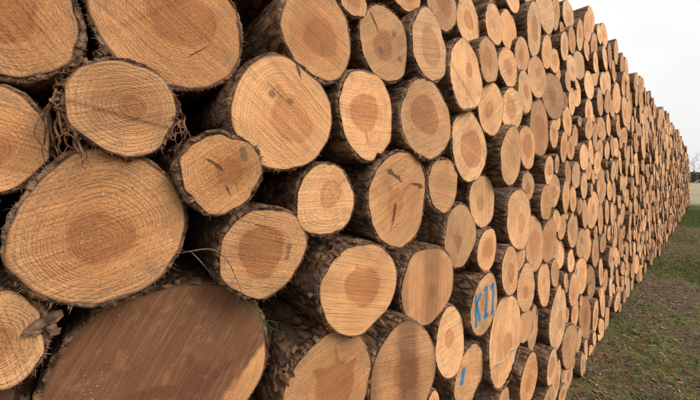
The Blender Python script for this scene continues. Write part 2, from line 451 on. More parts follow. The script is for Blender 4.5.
# ------------------------------------------------------------------ the log wall: measured logs
# (position along wall, height of centre, half width, half height, how far the end stands proud), metres
LOGS = [
    (-0.110, 1.930, 0.086, 0.100, 0.00), (0.119, 1.989, 0.139, 0.138, -0.01), (0.032, 1.790, 0.077, 0.082, 0.06), (-0.129, 1.731, 0.065, 0.084, 0.00),
    (0.009, 1.586, 0.118, 0.130, 0.04), (-0.124, 1.425, 0.058, 0.075, 0.02), (0.115, 1.242, 0.205, 0.199, -0.03), (0.187, 1.678, 0.079, 0.082, 0.08),
    (0.337, 1.817, 0.131, 0.130, 0.06), (0.290, 1.497, 0.106, 0.102, 0.05), (0.461, 1.606, 0.100, 0.096, 0.05), (0.435, 2.045, 0.109, 0.129, 0.05),
    (0.575, 1.349, 0.143, 0.125, 0.06), (0.479, 1.082, 0.139, 0.161, 0.04), (0.755, 1.592, 0.147, 0.159, 0.05), (0.600, 1.848, 0.111, 0.130, 0.06),
    (0.683, 2.081, 0.105, 0.116, 0.05), (0.874, 1.863, 0.137, 0.140, 0.07), (0.902, 2.130, 0.112, 0.131, 0.06), (0.552, 2.168, 0.055, 0.048, 0.05),
    (0.827, 2.321, 0.081, 0.070, 0.01), (1.087, 2.368, 0.108, 0.103, -0.01), (1.328, 2.388, 0.104, 0.117, -0.03), (1.135, 2.069, 0.127, 0.142, 0.07),
    (1.525, 2.425, 0.092, 0.108, 0.00), (1.712, 2.455, 0.107, 0.104, -0.01), (1.326, 2.176, 0.098, 0.100, 0.07), (1.640, 2.229, 0.103, 0.104, 0.02),
    (1.846, 2.346, 0.092, 0.102, 0.01), (2.000, 2.536, 0.127, 0.162, 0.02), (1.741, 2.634, 0.088, 0.077, 0.00), (2.221, 2.742, 0.165, 0.162, 0.01),
    (2.500, 2.821, 0.097, 0.126, -0.01), (2.861, 2.927, 0.128, 0.111, -0.03), (2.219, 2.455, 0.092, 0.107, 0.02), (2.433, 2.453, 0.094, 0.084, 0.00),
    (2.619, 2.604, 0.118, 0.103, 0.01), (2.842, 2.714, 0.105, 0.106, 0.00), (3.154, 2.851, 0.122, 0.132, -0.02), (3.396, 2.994, 0.120, 0.136, -0.02),
    (3.617, 3.137, 0.130, 0.125, -0.04), (2.843, 2.495, 0.119, 0.106, 0.00), (3.126, 2.588, 0.137, 0.119, -0.02), (3.630, 2.885, 0.114, 0.124, -0.02),
    (4.050, 3.111, 0.144, 0.125, -0.02), (3.982, 2.849, 0.141, 0.123, 0.00), (4.605, 3.071, 0.160, 0.139, -0.01), (1.410, 1.975, 0.115, 0.122, 0.04),
    (1.640, 2.001, 0.110, 0.114, 0.04), (1.835, 2.129, 0.099, 0.124, 0.03), (2.049, 2.259, 0.131, 0.128, 0.02), (2.375, 2.197, 0.180, 0.156, 0.01),
    (2.114, 1.955, 0.153, 0.181, 0.01), (2.388, 1.940, 0.092, 0.099, 0.01), (1.556, 1.759, 0.127, 0.145, 0.07), (1.838, 1.820, 0.121, 0.123, 0.04),
    (1.199, 1.789, 0.155, 0.147, 0.05), (1.001, 1.631, 0.093, 0.106, 0.05), (1.384, 1.544, 0.116, 0.125, 0.01), (1.174, 1.409, 0.115, 0.137, 0.02),
    (1.390, 1.316, 0.103, 0.103, 0.03), (0.951, 1.254, 0.152, 0.146, 0.02), (0.764, 1.013, 0.154, 0.171, 0.06), (1.098, 0.984, 0.110, 0.143, 0.02),
    (1.346, 1.077, 0.141, 0.136, 0.04), (1.268, 0.772, 0.134, 0.134, 0.01), (1.592, 0.823, 0.191, 0.233, 0.03), (1.592, 1.181, 0.112, 0.124, 0.05),
    (1.851, 1.025, 0.114, 0.135, 0.03), (2.230, 0.949, 0.119, 0.144, 0.00), (2.001, 1.255, 0.135, 0.168, 0.02), (2.258, 1.235, 0.123, 0.144, 0.02),
    (1.732, 1.428, 0.151, 0.166, 0.04), (1.962, 1.597, 0.099, 0.089, 0.00), (2.137, 1.487, 0.106, 0.112, 0.04), (2.354, 1.552, 0.111, 0.115, 0.02),
    (2.222, 1.693, 0.074, 0.097, 0.03), (2.413, 1.735, 0.052, 0.068, 0.02), (2.567, 1.860, 0.092, 0.112, 0.02), (2.775, 1.864, 0.090, 0.092, 0.01),
    (2.965, 1.972, 0.103, 0.089, -0.01), (2.754, 2.079, 0.100, 0.127, -0.01), (3.098, 1.805, 0.122, 0.108, 0.02), (3.208, 2.047, 0.108, 0.094, 0.03),
    (3.566, 2.027, 0.094, 0.122, 0.00), (3.959, 2.121, 0.142, 0.123, -0.02), (3.421, 1.861, 0.106, 0.122, 0.00), (3.832, 1.880, 0.144, 0.125, -0.02),
    (3.405, 2.467, 0.146, 0.127, -0.01), (3.725, 2.648, 0.146, 0.127, -0.03), (4.238, 2.667, 0.150, 0.130, -0.02), (3.768, 2.366, 0.158, 0.137, 0.00),
    (4.119, 2.418, 0.133, 0.116, 0.00), (3.403, 2.223, 0.135, 0.118, -0.01), (2.699, 2.363, 0.074, 0.083, 0.01), (3.120, 2.354, 0.118, 0.119, -0.04),
    (2.924, 2.252, 0.108, 0.109, -0.02), (2.697, 1.047, 0.094, 0.107, -0.04), (2.442, 0.974, 0.073, 0.095, 0.00), (2.897, 0.968, 0.106, 0.092, -0.02),
    (3.144, 0.797, 0.168, 0.153, -0.01), (2.855, 0.755, 0.120, 0.125, 0.01), (3.537, 0.639, 0.178, 0.155, -0.03), (2.484, 0.648, 0.226, 0.218, 0.01),
    (2.099, 0.697, 0.108, 0.140, -0.02), (1.840, 0.528, 0.136, 0.131, 0.05), (2.247, 0.419, 0.105, 0.113, 0.04), (2.466, 0.210, 0.117, 0.141, 0.00),
    (2.206, 0.207, 0.110, 0.096, 0.03), (2.754, 0.355, 0.152, 0.168, 0.01), (2.819, 0.081, 0.115, 0.106, -0.02), (2.966, 0.535, 0.126, 0.122, -0.01),
    (3.270, 0.410, 0.179, 0.180, -0.01), (3.586, 0.324, 0.124, 0.160, 0.00), (2.992, 0.314, 0.086, 0.102, 0.01), (3.311, 0.072, 0.107, 0.138, -0.02),
    (3.574, 0.037, 0.130, 0.123, -0.02), (3.915, 0.064, 0.129, 0.112, -0.02), (4.247, 0.089, 0.159, 0.202, -0.03), (3.869, 0.378, 0.129, 0.145, 0.00),
    (2.576, 1.507, 0.104, 0.119, 0.03), (2.786, 1.473, 0.078, 0.101, 0.02), (2.700, 1.672, 0.086, 0.094, 0.01), (2.909, 1.656, 0.110, 0.107, 0.01),
    (3.144, 1.562, 0.126, 0.110, 0.01), (2.596, 1.278, 0.080, 0.099, 0.00), (2.872, 1.222, 0.147, 0.138, 0.00), (3.219, 1.317, 0.096, 0.125, 0.00),
    (3.497, 1.330, 0.182, 0.171, 0.00), (3.892, 1.559, 0.220, 0.191, -0.02), (3.383, 1.021, 0.171, 0.149, -0.02), (3.688, 0.905, 0.117, 0.150, -0.02),
    (3.859, 0.678, 0.117, 0.135, -0.01), (4.071, 1.262, 0.129, 0.131, 0.00), (3.784, 1.218, 0.114, 0.148, 0.00), (1.557, 0.484, 0.085, 0.106, 0.03),
    (0.928, 0.818, 0.049, 0.062, 0.05),
]
RNG = random.Random(11)
CRUDE = np.random.RandomState(4)


def top_line(s):
    return np.interp(s, [-4, 2.6, 3.3, 3.9, 9, 15, 18, 20, 21.5, 22.3], [2.93, 2.93, 3.1, 3.17, 3.17, 3.06, 2.88, 2.62, 2.3, 1.7]) + 0.05 * np.sin(s * 3.3) * np.sin(s * 1.1)


def pack_wall():
    fixed = np.array([(l[0], l[1], math.sqrt(l[2] * l[3])) for l in LOGS])
    S0, S1 = -2.2, 22.3
    P = []
    row = 0
    z = 0.12
    while z < 3.3:
        s = S0 + (0.126 if row % 2 else 0.0)
        while s < S1:
            r = min(0.20, max(0.075, CRUDE.lognormal(math.log(0.136), 0.22)))
            P.append((s + CRUDE.uniform(-.04, .04), z + CRUDE.uniform(-.03, .03), r))
            s += 0.252
        z += 0.222
        row += 1
    P = np.array(P)
    keep = P[:, 1] < top_line(P[:, 0]) + 0.05
    P = P[keep]
    d = np.hypot(P[:, None, 0] - fixed[None, :, 0], P[:, None, 1] - fixed[None, :, 1]) - fixed[None, :, 2]
    P = P[(d > 0.02).all(1)]
    nf = len(fixed)
    A = np.concatenate([fixed, P])
    mv = np.ones(len(A))
    mv[:nf] = 0.0
    for it in range(170):
        if it < 130:
            A[nf:, 1] -= 0.004
        dx = A[:, None, 0] - A[None, :, 0]
        dz = A[:, None, 1] - A[None, :, 1]
        dd = np.sqrt(dx * dx + dz * dz) + 1e-9
        ov = A[:, None, 2] + A[None, :, 2] - dd
        np.fill_diagonal(ov, -1)
        ov = np.maximum(ov, 0)
        wt = mv[:, None] / np.maximum(mv[:, None] + mv[None, :], 1e-6)
        A[:, 0] += (ov * wt * dx / dd).sum(1) * 0.55
        A[:, 1] += (ov * wt * dz / dd).sum(1) * 0.55
        A[nf:, 1] = np.maximum(A[nf:, 1], A[nf:, 2] - 0.02)
        A[nf:, 0] = np.clip(A[nf:, 0], S0, S1)
    # drop those still squeezed, then shrink what little overlap remains
    alive = np.ones(len(A), bool)
    for i in range(nf, len(A)):
        dd = np.hypot(A[:, 0] - A[i, 0], A[:, 1] - A[i, 1]) - A[:, 2]
        dd[i] = 9
        dd[~alive] = 9
        g = dd.min()
        if g < A[i, 2] * 0.72 and g < 0.075:
            alive[i] = False
        else:
            A[i, 2] = min(A[i, 2], max(g + 0.008, 0.06))
    over = (A[:, 1] + A[:, 2] > top_line(A[:, 0]) + 0.035 * np.sin(A[:, 0] * 17.0) + 0.02)
    over[:nf] = False
    A = A[alive & ~over]
    # small logs in holes that are left
    extra = []
    for _ in range(14000):
        s, z = CRUDE.uniform(S0, S1), CRUDE.uniform(0.05, 3.15)
        if z > top_line(s) - 0.16:
            continue
        g = (np.hypot(A[:, 0] - s, A[:, 1] - z) - A[:, 2]).min()
        g = min(g, z + 0.01)
        if g > 0.036:
            A = np.vstack([A, (s, z, min(g * 1.18, 0.14))])
    return A, nf


PACK, NF = pack_wall()

# ------------------------------------------------------------------ one log
def outline(th, a, b, rg):
    rr = 1.0
    for kk, amp in ((2, 0.022), (3, 0.034), (4, 0.020), (5, 0.016), (7, 0.007), (11, 0.003), (17, 0.002)):
        rr = rr + amp * rg.uniform(0.3, 1.0) * np.cos(kk * th + rg.uniform(0, 6.28))
    base = a * b / np.sqrt((b * np.cos(th)) ** 2 + (a * np.sin(th)) ** 2)
    return base * rr


def log_arrays(a, b, rg, ns, nr, stations, sd, opt):
    """Face and bark arrays in log space: x depth (0 at the sawn end), y along wall, z up; axis at the origin."""
    th = np.linspace(0, 2 * math.pi, ns, endpoint=False)
    R = outline(th, a, b, rg)
    if opt.get("notch"):
        for ang, amp, w in opt["notch"]:
            dth = (th - ang + math.pi) % (2 * math.pi) - math.pi
            R = R - amp * np.exp(-(dth / w) ** 2)
    bt = rg.uniform(0.004, 0.008) if ns > 40 else 0.005
    bw = 1.0 + 0.55 * np.sin(2 * th + rg.uniform(0, 6)) * np.sin(5 * th + rg.uniform(0, 6)) + 0.18 * np.sin(13 * th + rg.uniform(0, 6)) * np.sin(3 * th)
    Ri = R - bt * np.clip(bw, 0.25, 2.0)
    tu, tv = rg.uniform(-.06, .06), rg.uniform(-.06, .06)
    pith = (rg.uniform(-.25, .25) * a, rg.uniform(-.25, .25) * b)
    h0 = opt.get("heart", 0.4)
    hb = max(h0, 0.001) * (1 + 0.08 * np.cos(2 * th + rg.uniform(0, 6)) + 0.05 * np.cos(3 * th + rg.uniform(0, 6)) + 0.02 * np.cos(7 * th + rg.uniform(0, 6)))
    spikes = opt.get("spikes")
    if spikes is None and rg.random() < 0.18:
        spikes = [(rg.uniform(0, 6.28), rg.uniform(.08, .25), rg.uniform(.08, .2)) for _ in range(rg.randint(2, 4))]
    for ang, amp, w in spikes or []:
        dth = (th - ang + math.pi) % (2 * math.pi) - math.pi
        hb = hb + amp * np.maximum(0, 1 - np.abs(dth) / w)
    # sawn face
    ts = np.linspace(0, 1, nr + 1)[1:]
    oy, oz = Ri * np.cos(th), Ri * np.sin(th)
    wn_ = max(3, ns // 5)
    Rs = np.convolve(np.concatenate([Ri[-wn_:], Ri, Ri[:wn_]]), np.hanning(2 * wn_ + 1) / np.hanning(2 * wn_ + 1).sum(), 'valid')
    rim = (ts ** 4)[:, None]
    Rr = Rs[None] * (1 - rim) + Ri[None] * rim
    Y = np.concatenate([[pith[0]], (pith[0] * (1 - ts)[:, None] + Rr * np.cos(th)[None] * ts[:, None]).ravel()])
    Z = np.concatenate([[pith[1]], (pith[1] * (1 - ts)[:, None] + Rr * np.sin(th)[None] * ts[:, None]).ravel()])
    Tt = np.concatenate([[0], np.repeat(ts, ns)])
    X = Y * tu + Z * tv
    heart = np.concatenate([[-h0], (ts[:, None] - hb[None]).ravel()])
    knot = np.zeros_like(X)
    ck = {}
    lines = list(opt.get("cracks", []))
    if "cracks" not in opt and rg.random() < 0.25:
        for _ in range(rg.choice((1, 1, 2))):
            q, ln = rg.uniform(0, 6.28), rg.uniform(.15, .6)
            y0, z0 = pith[0] / a + rg.uniform(-.08, .08), pith[1] / b + rg.uniform(-.08, .08)
            lines.append((y0, z0, y0 + math.cos(q) * ln, z0 + math.sin(q) * ln, rg.uniform(.25, .6)))
    for k in range(3):
        if k < len(lines):
            y0, z0, y1, z1, w = lines[k]
            dy, dz = (y1 - y0) * a, (z1 - z0) * b
            ln = math.hypot(dy, dz)
            dy, dz = dy / ln, dz / ln
            ay, az = Y - y0 * a, Z - z0 * b
            ck["ck%d" % k] = np.stack([(az * dy - ay * dz) / w, ay * dy + az * dz, np.full_like(Y, ln)], -1)
        else:
            ck["ck%d" % k] = np.tile((9.0, 9.0, 1.0), (len(Y), 1))
    for ky, kz, kr in opt.get("knots", []):
        d = np.hypot(Y - ky * a, Z - kz * b) / kr
        knot = np.maximum(knot, np.clip(1.5 - d, 0, 1))
    dark = np.full_like(X, opt.get("dark", 0.0))
    pale = np.zeros_like(X)
    if opt.get("wedge"):                      # an unstained corner of an otherwise weathered face
        ny, nz, off = opt["wedge"]
        m = np.clip((Y / a * ny + Z / b * nz - off + 0.02 * np.sin(Y * 190) * np.sin(Z * 140)) / 0.06, 0, 1)
        dark = dark * (1 - m)
    if opt.get("streak"):                     # stain in upright bands
        dark = dark * np.clip(0.6 + 0.9 * np.sin(Y / a * 5.5 + 1.0), 0, 1)
    if opt.get("step"):                       # the lower piece broke off deeper than the saw cut
        lv = -0.36 + 0.04 * np.sin(Y / a * 7)
        low = (Z / b) < lv
        lip = (np.abs(Z / b - lv) < 0.05) & (Y / a < 0.75)
        lip2 = (np.abs(Y / a - 0.60) < 0.09) & low
        X = np.where(low, X - 0.014 + 0.002 * np.sin(Y * 160), X)
        pale = np.where(lip | lip2, 0.85, pale)
    if ns > 40 and not opt.get("step") and rg.random() < 0.4:     # saw step where two cuts met
        q, c0, dep = rg.uniform(0, 6.28), rg.uniform(-.5, .5), rg.uniform(.0015, .004)
        cc = Y / a * math.cos(q) + Z / b * math.sin(q) - c0
        X = X - dep * np.clip(cc / 0.05, 0, 1)
    if ns > 40:
        X = X + 0.0006 * np.array([noise.noise((yy * 22 + sd[0] * 50, zz * 22, sd[1] * 9)) for yy, zz in zip(Y, Z)])
    Rm = math.sqrt(a * b)
    fv = np.stack([X, Y, Z], -1)
    lp = np.stack([Y - pith[0], Z - pith[1], Tt], -1)
    fx = np.stack([heart, knot, dark], -1)
    fy = np.stack([Tt * Rm, np.full_like(X, opt.get("warm", 0.0)), pale], -1)
    ff = [(0, 1 + j, 1 + (j + 1) % ns) for j in range(ns)]
    for k in range(nr - 1):
        o = 1 + k * ns
        ff += [(o + j, o + ns + j, o + ns + (j + 1) % ns, o + (j + 1) % ns) for j in range(ns)]
    # bark shell
    bv = []
    inner_x = oy * tu + oz * tv
    lift = opt.get("rough", 1.0)
    rings = []
    jit = np.array([rg.uniform(-1, 1) for _ in range(ns)])
    rings.append(np.stack([inner_x - 0.006, oy * 0.995, oz * 0.995], -1))
    rings.append(np.stack([inner_x - 0.0015 + 0.002 * jit, oy * 1.001, oz * 1.001], -1))
    for k, xs in enumerate(stations):
        taper = 1 + opt.get("taper", 0.0) * xs
        rr = R * taper
        if ns > 40:
            f1 = np.array([noise.noise((xs * 9, math.cos(q) * a * 26 + sd[0] * 40, math.sin(q) * b * 26)) for q in th])
            f2 = np.array([noise.noise((xs * 24 + 7, math.cos(q) * a * 75, math.sin(q) * b * 75 + sd[1] * 40)) for q in th])
            rr = rr + lift * (0.005 * f1 + 0.0045 * f2) * (0.5 if k == 0 else 1.0)
        ex = (rr * np.cos(th) * tu + rr * np.sin(th) * tv) * (1.0 if k < 3 else 0.0)
        e0 = 0.0022 * jit * lift if k == 0 else 0.0
        rings.append(np.stack([xs + ex + e0, rr * np.cos(th), rr * np.sin(th)], -1))
    bv = np.concatenate(rings)
    bf = []
    for k in range(len(rings) - 1):
        o = k * ns
        bf += [(o + j, o + ns + j, o + ns + (j + 1) % ns, o + (j + 1) % ns) for j in range(ns)]
    o = (len(rings) - 1) * ns
    bf.append(tuple(o + j for j in range(ns)))
    return fv, ff, dict(lp=lp, fx=fx, fy=fy, **ck), bv, bf, R, (tu, tv)


# ------------------------------------------------------------------ looks and labels of single logs
OPT = {
    0: dict(warm=1.0, sd=(.7, .1, .85), heart=0.52), 1: dict(warm=1.0, sd=(.6, .15, .85), heart=0.45, cracks=[(.19, -.42, .56, -.10, .9)]), 2: dict(warm=0.75, sd=(.8, .3, .7), heart=0.26, rough=1.8),
    3: dict(warm=0.95, sd=(.5, .2, .9), heart=0.36), 4: dict(warm=0.95, sd=(.9, .3, .85), heart=0.36, spikes=[], cracks=[]), 5: dict(warm=0.6, heart=0.4),
    6: dict(dark=0.97, heart=0.24, rough=1.6, warm=0.8, wedge=(0.707, -0.707, 0.62), sd=(.6, .917, .4), cracks=[], spikes=[(1.6, .12, .3), (3.0, .35, .3), (0.1, .3, .3)]),
    7: dict(warm=0.95, sd=(.4, .35, .98), heart=0.36, spikes=[(2.3, .36, .10), (5.2, .22, .13), (4.0, .16, .2), (0.8, .12, .25)],
            knots=[(.46, .56, .008), (.49, .44, .009), (.50, .34, .007)], cracks=[(-.02, .08, -.48, .40, 2.2), (.05, -.3, .18, -.58, 1.5)]),
    8: dict(warm=0.75, heart=0.42, sd=(.95, .639, .5), knots=[(-.27, .30, .010), (.06, .22, .010)], spikes=[(2.0, .2, .25)], cracks=[(-.36, .48, .22, .05, .7), (.2, .9, .32, .62, 2.5)]),
    9: dict(warm=0.75, sd=(.8, .2, .98), heart=0.55, knots=[(.52, .02, .009), (.50, -.09, .008), (.48, -.2, .008)], cracks=[(-.25, .62, .1, .50, .9)], spikes=[]),
    10: dict(warm=0.55, heart=0.38, spikes=[]), 11: dict(warm=0.7, heart=0.45, notch=[(4.3, .012, .16)]),
    12: dict(warm=0.6, sd=(.5, .2, .9), heart=0.45, spikes=[(1.9, .12, .1)], rough=1.6),
    13: dict(warm=0.55, sd=(.3, .3, .97), heart=0.42, spikes=[(1.5, .35, .10), (2.3, .2, .25), (0.6, .22, .2)], rough=1.8),
    14: dict(warm=0.6, heart=0.3, spikes=[(2.2, .28, .30), (0.75, .30, .22), (4.35, .45, .14)],
             sd=(.7, .819, .6), cracks=[(-.42, .55, .16, .26, 5.0), (.78, .20, .25, .30, 4.5), (-.17, -.10, -.26, -.62, 5.0)]),
    15: dict(warm=0.25, sd=(.3, .25, .95), heart=0.47, spikes=[(4.75, .3, .12)], notch=[(5.0, .014, .10)]),
    16: dict(warm=0.2, heart=0.40, spikes=[(2.1, .30, .10), (0.75, .35, .14)], knots=[(.34, .32, .010), (.60, -.29, .012), (-.19, -.21, .012)], cracks=[(-.57, .62, -.18, .16, 2.5)]),
    17: dict(warm=0.25, sd=(.4, .3, .98), heart=0.52, spikes=[]), 18: dict(heart=0.55, spikes=[]),
    51: dict(dark=0.55), 52: dict(dark=0.6), 59: dict(heart=0.22, spikes=[(4.7, .3, .25), (1.6, .4, .12), (2.6, .25, .12)]),
    60: dict(heart=0.55, spikes=[]), 61: dict(dark=0.55, streak=True, warm=0.4), 62: dict(dark=0.75, streak=True, warm=0.4),
    66: dict(step=True, heart=0.3, warm=0.25), 102: dict(dark=0.5), 112: dict(dark=0.5, heart=0.4), 108: dict(dark=0.5), 71: dict(dark=0.25), 68: dict(dark=0.25),
    103: dict(heart=0.3), 129: dict(dark=0.15), 123: dict(dark=0.35), 63: dict(heart=0.3), 55: dict(heart=0.6), 48: dict(heart=0.45, spikes=[(2.1, .3, .3)]),
}
GROUP = "sawn logs stacked in the long wall"
LABEL = {
    0: "orange-brown log with a broad dark heart, above the resin-spotted log",
    1: "large orange log resting above the shaggy-barked yellow log",
    2: "yellowish log with shaggy peeling bark down its side",
    3: "orange log wedged beside the shaggy-barked log, above the widest ringed log",
    4: "wide orange log with crisp growth rings and small red-brown heart",
    5: "pale yellow log with a brown bark chunk caught on its edge",
    6: "huge dark brown weathered log with one bright unstained corner",
    7: "small orange log with a star-shaped brown heart",
    8: "orange log with fine straight saw scoring, above the star-hearted log",
    9: "orange log with round dark-edged heart, a dry twig curling beside it",
    10: "small plain pale log between the saw-scored log and the round-hearted log",
    11: "tall orange log with a notch in its lower rim",
    12: "pale yellow log with rough bark just above the dark striped logs",
    13: "log with a spiked reddish heart next to the huge dark weathered log",
    14: "tall orange log with dark slit knots arranged like an arrow",
    15: "pale log with oval brown heart, directly above the slit-knotted log",
    16: "pale log with three round dark knots round its heart",
    17: "pale log with broad oval brown heart beside the log above the slit-knotted one",
    18: "pale log with broad heart, next to the three-knotted log",
    51: "brown weathered log touching a taller brown weathered log below it",
    52: "tall brown weathered log below a shorter brown one",
    59: "pale log with a small spiky heart, above and beside the painted log",
    60: "pale log with a clear oval ring, directly above the painted log",
    61: "brown-stained log with upright pale stripes, beside the rough-barked yellow log",
    62: "grey-brown striped log standing below the smaller brown-stained striped log",
    63: "pale leaning log beside the grey-brown striped log",
    64: "log end marked with blue spray-painted K11",
    65: "pale log with one blue paint smear, below the K11 log",
    66: "long split log with a broken lower piece, beside the K11 log",
    103: "large pale log low in the wall with a thin brown heart",
    104: "narrow pale log with a blue paint tick at its upper edge",
    100: "log with a blue paint touch on its left rim near the ground rows",
    112: "brown-stained log with reddish heart, low beside the grass",
}

CAMX, CAMY, CAMZ = 0.0, 0.0, 1.68
TH = rad(50.35)


def pixels(s, z, r, x):
    """Rough height in picture pixels of a log end, 0 when out of view."""
    dx, dy = x - CAMX, s - CAMY
    dep = -dx * math.sin(TH) + dy * math.cos(TH)
    lat = dx * math.cos(TH) + dy * math.sin(TH)
    if dep < 0.15:
        return 0.0
    px, py = 512 + 439 * lat / dep, 292 - 41 - 439 * (z - CAMZ) / dep
    rp = 439 * r / dep
    if px < -rp * 1.2 or px > 1024 + rp * 0.5 or py < -rp or py > 585 + rp:
        return 0.0
    return rp * 2


def fringe_parts(R, ns, tilt, rg, n, lmax, zone=None):
    """Torn bast fibres standing off the rim of a sawn end."""
    V, Fc = [], []
    spots = [(rg.uniform(0, 6.28), rg.uniform(.05, .5)) for _ in range(5)]
    for _ in range(n):
        q = rg.uniform(0, 2 * math.pi) if rg.random() < .35 else rg.gauss(*rg.choice(spots))
        q %= 2 * math.pi
        j = int(q / (2 * math.pi) * ns) % ns
        r = R[j] - 0.002
        base = Vector((0, r * math.cos(q), r * math.sin(q)))
        base.x = base.y * tilt[0] + base.z * tilt[1] - rg.uniform(0.0, 0.006)
        out = Vector((rg.uniform(-.2, .8), math.cos(q) + rg.uniform(-.6, .6), math.sin(q) + rg.uniform(-.6, .6))).normalized()
        tan = Vector((0, -math.sin(q), math.cos(q)))
        ln = rg.uniform(0.12, 1.0) ** 1.6 * lmax
        w = rg.uniform(0.0003, 0.0010)
        mid = base + out * ln * 0.55 + Vector((rg.uniform(-.2, .2), rg.uniform(-.2, .2), rg.uniform(-.3, .1))) * ln
        tip = mid + (out + Vector((rg.uniform(-.4, .4), rg.uniform(-.4, .4), rg.uniform(-.7, .2)))) * ln * 0.5
        th_ = Vector((w * 0.6, 0, 0))
        o = len(V)
        V += [base - tan * w, base + tan * w, base + th_, mid - tan * w * .7, mid + tan * w * .7, mid + th_ * .8, tip]
        Fc += [(o, o + 1, o + 4, o + 3), (o + 1, o + 2, o + 5, o + 4), (o + 2, o, o + 3, o + 5), (o + 3, o + 4, o + 6), (o + 4, o + 5, o + 6), (o + 5, o + 3, o + 6)]
    return V, Fc


FINE = [-0.006, -0.014, -0.024, -0.036, -0.05, -0.066, -0.085, -0.105, -0.13, -0.16, -0.20, -0.25, -0.32, -0.42, -0.6, -1.0, -1.8]
MIDS = [-0.006, -0.02, -0.04, -0.07, -0.11, -0.17, -0.26, -0.45, -0.9]
LOW = [-0.005, -0.06, -0.2, -0.6]

entries = []
for i in range(len(PACK)):
    s, z, r = PACK[i]
    if i < NF:
        _, _, a, b, p = LOGS[i]
        a, b = a * 1.045, b * 1.045
    else:
        e = RNG.uniform(0.92, 1.08)
        a, b = r * e * 1.06, r / e * 1.06
        p = max(-0.05, min(0.09, RNG.gauss(0.0, 0.012)))
        if RNG.random() < 0.02 and z < 2.8:
            p += RNG.uniform(0.02, 0.06)
        if s < 1.6 and pixels(s, z, r, WALL_X) > 0:
            p = -RNG.uniform(0.22, 0.35)
        elif r < 0.062 and s < 2.5:
            p = -abs(p) - 0.04
    entries.append((i, s, z, a, b, p, pixels(s, z, r, WALL_X + p)))
ranked = sorted(entries, key=lambda e: (-(e[0] < NF), -e[6]))
single = [e for e in ranked if e[6] > 0][:300]
single_ids = {e[0] for e in single}
LOG_OBJ = {}
SHORT = {0: "the broad-hearted orange log", 1: "the large orange log", 2: "the shaggy-barked yellow log", 4: "the wide crisp-ringed log",
         6: "the huge dark weathered log", 7: "the star-hearted log", 8: "the saw-scored log", 9: "the round-hearted log", 11: "the log notched in its lower rim",
         12: "the rough-barked pale yellow log", 13: "the log with the spiked heart", 14: "the log with slit knots", 15: "the oval-hearted log",
         16: "the three-knotted log", 51: "the shorter brown weathered log", 52: "the tall brown weathered log", 61: "the brown-stained striped log", 62: "the grey-brown striped log",
         64: "the K11 log", 65: "the log with a blue smear", 66: "the long split log", 103: "the large thin-hearted log", 104: "the narrow log with a blue tick",
         59: "the spiky-hearted log", 60: "the log with a clear oval ring", 100: "the blue-touched log", 112: "the low brown-stained log"}
LABELS = dict(LABEL)
hr = random.Random(23)
HEART = {e[0]: OPT.get(e[0], {}).get("heart", hr.choice((0.0, hr.uniform(.18, .32), hr.uniform(.3, .45), hr.uniform(.4, .58)))) for e in single}
STAINED = {e[0]: hr.uniform(.25, .6) for e in single if e[0] >= NF and hr.random() < 0.07}
STAINED.update({k: o["dark"] for k, o in OPT.items() if "dark" in o})
ent = {e[0]: e for e in single}
for hop, phrase in ((0, "plain pale log"),):
    for ref, nm in SHORT.items():
        _, rs, rz, ra, rb, _, _ = ent[ref]
        best = {}
        for e in single:
            if e[0] in LABELS:
                continue
            dy, dz = e[1] - rs, e[2] - rz
            d = math.hypot(dy, dz)
            gap = d - (ra + rb) / 2 - (e[3] + e[4]) / 2
            if gap > 0.06:
                continue
            w = ("sitting above %s" if dz > abs(dy) else "sitting below %s" if dz < -abs(dy) else "beside %s, towards the far end" if dy > 0 else "beside %s, away from the far end")
            if w not in best or gap < best[w][0]:
                best[w] = (gap, e[0])
        for w, (_, k) in best.items():
            LABELS[k] = phrase + " " + w % nm
for e in single:
    if e[0] in LABELS:
        continue
    size = (e[3] + e[4]) / 2
    kind = "thick" if size > 0.14 else "thin" if size < 0.095 else "middling"
    tone = "brown-stained" if STAINED.get(e[0], 0) > 0.2 else "pale"
    hv = HEART[e[0]]
    core = "" if e[6] < 26 else " with no marked heart" if hv < .1 else " with a small dark heart" if hv < .33 else " with a broad dark heart" if hv > .45 else " with a round heart"
    if e[5] > 0.045:
        where = "jutting out, its bark showing"
    elif e[2] + e[4] > top_line(e[1]) - 0.20 and e[1] > 2.3:
        where = "along the stack's open top edge"
    elif e[2] - e[4] < 0.06:
        where = "in the bottom row on soil"
    else:
        where = "amid the long stack"
    LABELS[e[0]] = "%s %s log%s %s" % (kind, tone, core, where)

